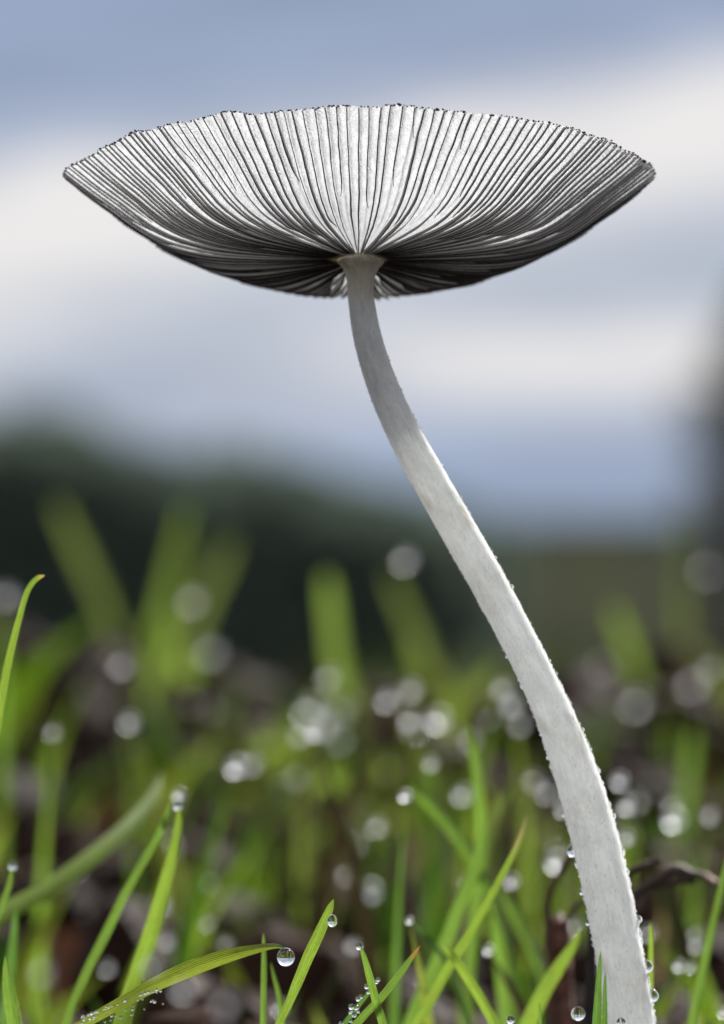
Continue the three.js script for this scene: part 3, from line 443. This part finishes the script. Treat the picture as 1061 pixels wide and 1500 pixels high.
for (const [label, px, py, disc, size] of [
  ['large dim round blur alone above the soil, left of the stem', 594, 820, 54, 15], ['brightest round blur left of centre on the dark soil', 346, 1122, 37, 17], ['dim blur half hidden behind the brightest one', 370, 1118, 46, 13],
  ['lone dim blur far left on the dark soil', 78, 1072, 37, 11], ['pinkish blur on the soil right of the lone dim one', 190, 1057, 43, 15], ['ringed blur above the pinkish blur', 178, 975, 50, 13], ['huge faint blur in the left trio of blades', 282, 880, 62, 14],
  ['blur cut by the left edge above the bent tip', 10, 872, 56, 15], ['huge faint blur over the bent yellow leaf', 310, 955, 66, 15], ['faint blur under the bent yellow leaf', 280, 1035, 60, 14], ['left blur of the pale cluster left of the stem', 568, 1025, 44, 15],
  ['top blur of the pale cluster left of the stem', 603, 1010, 46, 15], ['bottom blur of the pale cluster left of the stem', 600, 1055, 42, 13], ['bright blur right of the pale cluster', 642, 1053, 45, 18], ['top blur of the stack touching the stem', 737, 1008, 44, 14],
  ['middle blur of the stack touching the stem', 750, 1033, 43, 15], ['left blur of the stack touching the stem', 720, 1055, 45, 12], ['lowest blur of the stack touching the stem', 762, 1062, 44, 11], ['large milky blur in the centre beside the upright blade', 455, 1040, 60, 18],
  ['blur crossed by the upright centre blade', 482, 992, 50, 14], ['blur under the large milky one', 440, 1076, 46, 13], ['bright smudge under the large milky blur', 461, 1072, 34, 16], ['small dazzling blur on the soft left-leaning blade', 594, 1165, 23, 14],
  ['clear grey blur above the crossing blades', 678, 1163, 40, 16], ['pale blur above the clear grey one', 632, 1118, 33, 11], ['soft green blur below the yellow leaf', 553, 1210, 40, 14], ['white dazzling blur at mid height left of the crossing blades', 542, 1305, 38, 19],
  ['dim blur up left of the white dazzling one', 509, 1280, 44, 12], ['tall green blur above the arching blade', 323, 1300, 44, 14], ['small dim blur below the tall green one', 305, 1352, 34, 10], ['dim blur just above the arching blade', 330, 1382, 36, 11],
  ['ringed blur behind the slim bottom centre blade', 517, 1385, 32, 12], ['pin bright blur at the end of the thin dark blade', 600, 1348, 14, 9], ['small dazzling blur left of the brown stalk', 716, 1391, 20, 12], ['bright blur cut by the long green blade', 686, 1292, 30, 15],
  ['clear blur beside the thin bright blade', 750, 1290, 28, 14], ['white dazzling blur touching the stalk branch', 815, 1262, 34, 18], ['faint blur behind the white one at the stalk branch', 818, 1240, 46, 12], ['dim blur under the crossing blades', 622, 1437, 32, 11],
  ['large dim blur left of the stem', 783, 1143, 44, 12], ['dim blur touching the left stem edge', 802, 1160, 42, 13], ['blur half hidden by the left stem edge', 826, 1184, 32, 13], ['topmost blur of the three right of the stem', 908, 1143, 34, 15],
  ['middle blur of the three right of the stem', 919, 1179, 33, 16], ['faint blur behind the middle of the three', 934, 1174, 46, 11], ['lowest blur of the three right of the stem', 919, 1227, 29, 12], ['brightest blur right of the stem', 988, 1200, 39, 18],
  ['faint blur above the brightest one right of the stem', 985, 1180, 42, 11], ['yellowish blur near the right edge', 1040, 1194, 37, 12], ['small white blur low on the right', 995, 1414, 22, 12], ['its dimmer twin low on the right', 1012, 1417, 22, 9],
  ['blur beside the long thin corner blade', 1020, 1386, 28, 11], ['faint blur above it beside the corner blade', 1018, 1368, 30, 9], ['split blur behind the narrow blade right of the stem', 950, 1366, 32, 12], ['large faint blur on the bank right of the stem', 932, 1030, 64, 16],
  ['very large faint blur high at the right edge', 1035, 835, 70, 11], ['dim pair blur at the right edge on the soil', 1040, 980, 52, 12], ['bright elongated blur behind the upright blade of the left pair', 247, 1240, 46, 18], ['blur on the broad arching blade at the left', 115, 1276, 34, 11],
  ['half blur behind the upright blade of the left pair', 239, 1327, 32, 14], ['dim blur below the half blur', 245, 1378, 34, 12], ['ringed blur in the dark gap at bottom left', 158, 1418, 34, 12], ['pale blur at the bottom below the hanging drop', 410, 1476, 30, 14],
  ['bright blur at the right edge near the bottom', 1060, 1483, 18, 11], ['dim blur on the brown stalk', 842, 1357, 36, 12], ['faint blur high on the green bank right of centre', 690, 1085, 46, 11], ['faint blur in front of the soil below the yellow leaf', 500, 1085, 52, 11]]) bokeh(label, px, py, disc, size);
for (const [label, px, py, disc, size] of [['soft white blob close to the lens at the bottom left', 268, 1452, 46, 16], ['faint white blob close to the lens left of the hanging drop', 222, 1415, 44, 13], ['soft white blob close to the lens below the arching blade', 330, 1470, 60, 16], ['dim white blob close to the lens near the bottom left corner', 62, 1425, 56, 13]]) bokeh(label, px, py, disc, size, true, true);
{ // uncounted droplets on the blurred grass
  const list = [], m4 = new THREE.Matrix4(), q = new THREE.Quaternion(), g = dropGeo, p = new THREE.Vector3();
  for (let i = 0, n = grassList.length; i < n; i++) {
    if (rnd() > 0.09) continue; const m = grassList[i][0].elements, t = rnd() < 0.6 ? 1 : rr(0.5, 0.95), r = 0.00015 + 0.00062 * Math.pow(rnd(), 2.0) ;
    p.set(m[0] * 0.25 * t * t + m[4] * t + m[12], m[1] * 0.25 * t * t + m[5] * t + m[13], m[2] * 0.25 * t * t + m[6] * t + m[14]); if (Math.abs(p.x) > 0.14 || p.z < -1.1 || p.z > -0.18) continue;
    m4.compose(p, q, new THREE.Vector3(r, r, r)); list.push(m4.clone());
  }
  const im = shade(new THREE.InstancedMesh(g, waterSoft, list.length)); list.forEach((m, i) => im.setMatrixAt(i, m)); im.name = 'grass_dew'; scene.add(im); kind(im, 'stuff', 'countless small droplets sparkling on the blurred grass');
}
{ // fine beads of mist along the stem and on the arching blade
  const list = [], m4 = new THREE.Matrix4(), q = new THREE.Quaternion(), g = new THREE.IcosahedronGeometry(1, 2);
  for (let i = 0; i < 2600; i++) {
    const v = lerp(0.28, 1, Math.sqrt(rnd())) * 0.99, s = stemAt(v), back = rnd() < 0.85, a = back ? (rnd() < 0.6 ? rr(-1.1, 0.12) : Math.PI + rr(-0.1, 1.0)) : rr(0, TAU), r = (rnd() < 0.03 ? rr(2.4, 3.8) : rr(0.9, 2.2)) * U * (Math.sin(a) > 0.3 ? 0.5 : 1) * lerp(0.6, 1, v);
    m4.compose(s.c.clone().addScaledVector(s.side, Math.cos(a) * (s.hw + r * 0.3)).addScaledVector(s.front, Math.sin(a) * (s.hw + r * 0.3)), q, new THREE.Vector3(r, r * 1.15, r)); list.push(m4.clone());
  }
  for (let i = 0; i < 70; i++) { const t = Math.pow(rnd(), 1.5), px = lerp(120, 240, t), py = lerp(1502, 1458, t) - 14 + rr(0, 26) * (rnd() < 0.5 ? 0.1 : 1), r = rr(0.8, 2.4) * U; m4.compose(at(px, py, D - 0.009), q, new THREE.Vector3(r, r, r)); list.push(m4.clone()); }
  for (let i = 0; i < 22; i++) { const t = rnd(), px = lerp(552, 502, t) + rr(-9, 6), py = lerp(1436, 1505, t) + rr(-6, 6), r = rr(1.5, 4.5) * U; m4.compose(at(px, py, D + 0.003), q, new THREE.Vector3(r, r, r)); list.push(m4.clone()); }
  const im = shade(new THREE.InstancedMesh(g, water, list.length)); list.forEach((m, i) => im.setMatrixAt(i, m)); im.name = 'dew_mist'; scene.add(im); kind(im, 'stuff', 'fine beads of dew along the stem edges and the lowest blades');
}
{
  const m = LEAF.mid.clone(); m.color.setRGB(1, 1, 1); m.vertexColors = false;
  const im = shade(new THREE.InstancedMesh(grassGeo, m, grassList.length)); grassList.forEach(([m4, c], i) => { im.setMatrixAt(i, m4); im.setColorAt(i, c); }); im.name = 'grass'; scene.add(im);
  kind(im, 'stuff', 'blurred green grass growing in patches over the soil bank');
}
{ // crumbs of soil
  const g = new THREE.IcosahedronGeometry(1, 2), p = g.attributes.position; for (let i = 0; i < p.count; i++) { const k = 1 + 0.45 * N(p.getX(i) * 1.3 + 3, p.getY(i) * 1.3, p.getZ(i) * 1.3) + 0.2 * N(p.getX(i) * 4, p.getY(i) * 4, p.getZ(i) * 4 + 5); p.setXYZ(i, p.getX(i) * k, p.getY(i) * k * 0.8, p.getZ(i) * k); } g.computeVertexNormals();
  const list = [], m4 = new THREE.Matrix4(), col = [];
  for (let i = 0; i < 9000; i++) { const x = rr(-0.35, 0.35), z = rr(-0.95, 0.03), r = 0.0008 + 0.0065 * Math.pow(rnd(), 3.2); m4.compose(new THREE.Vector3(x, groundY(x, z) + r * 0.25, z), new THREE.Quaternion().setFromEuler(new THREE.Euler(rr(0, 6), rr(0, 6), rr(0, 6))), new THREE.Vector3(r, r, r)); list.push(m4.clone()); const k = rr(0.6, 1.5); col.push(new THREE.Color(0.020 * k, 0.0108 * k, 0.0076 * k)); }
  const im = shade(new THREE.InstancedMesh(g, new THREE.MeshPhysicalMaterial({ roughness: 0.5, specularIntensity: 0.03, bumpMap: soilBump, bumpScale: 0.0005 }), list.length)); list.forEach((m, i) => { im.setMatrixAt(i, m); im.setColorAt(i, col[i]); }); im.name = 'soil_crumbs'; scene.add(im);
  kind(im, 'stuff', 'dark damp crumbs of soil on the bank');
}
renderer.render(scene, camera);
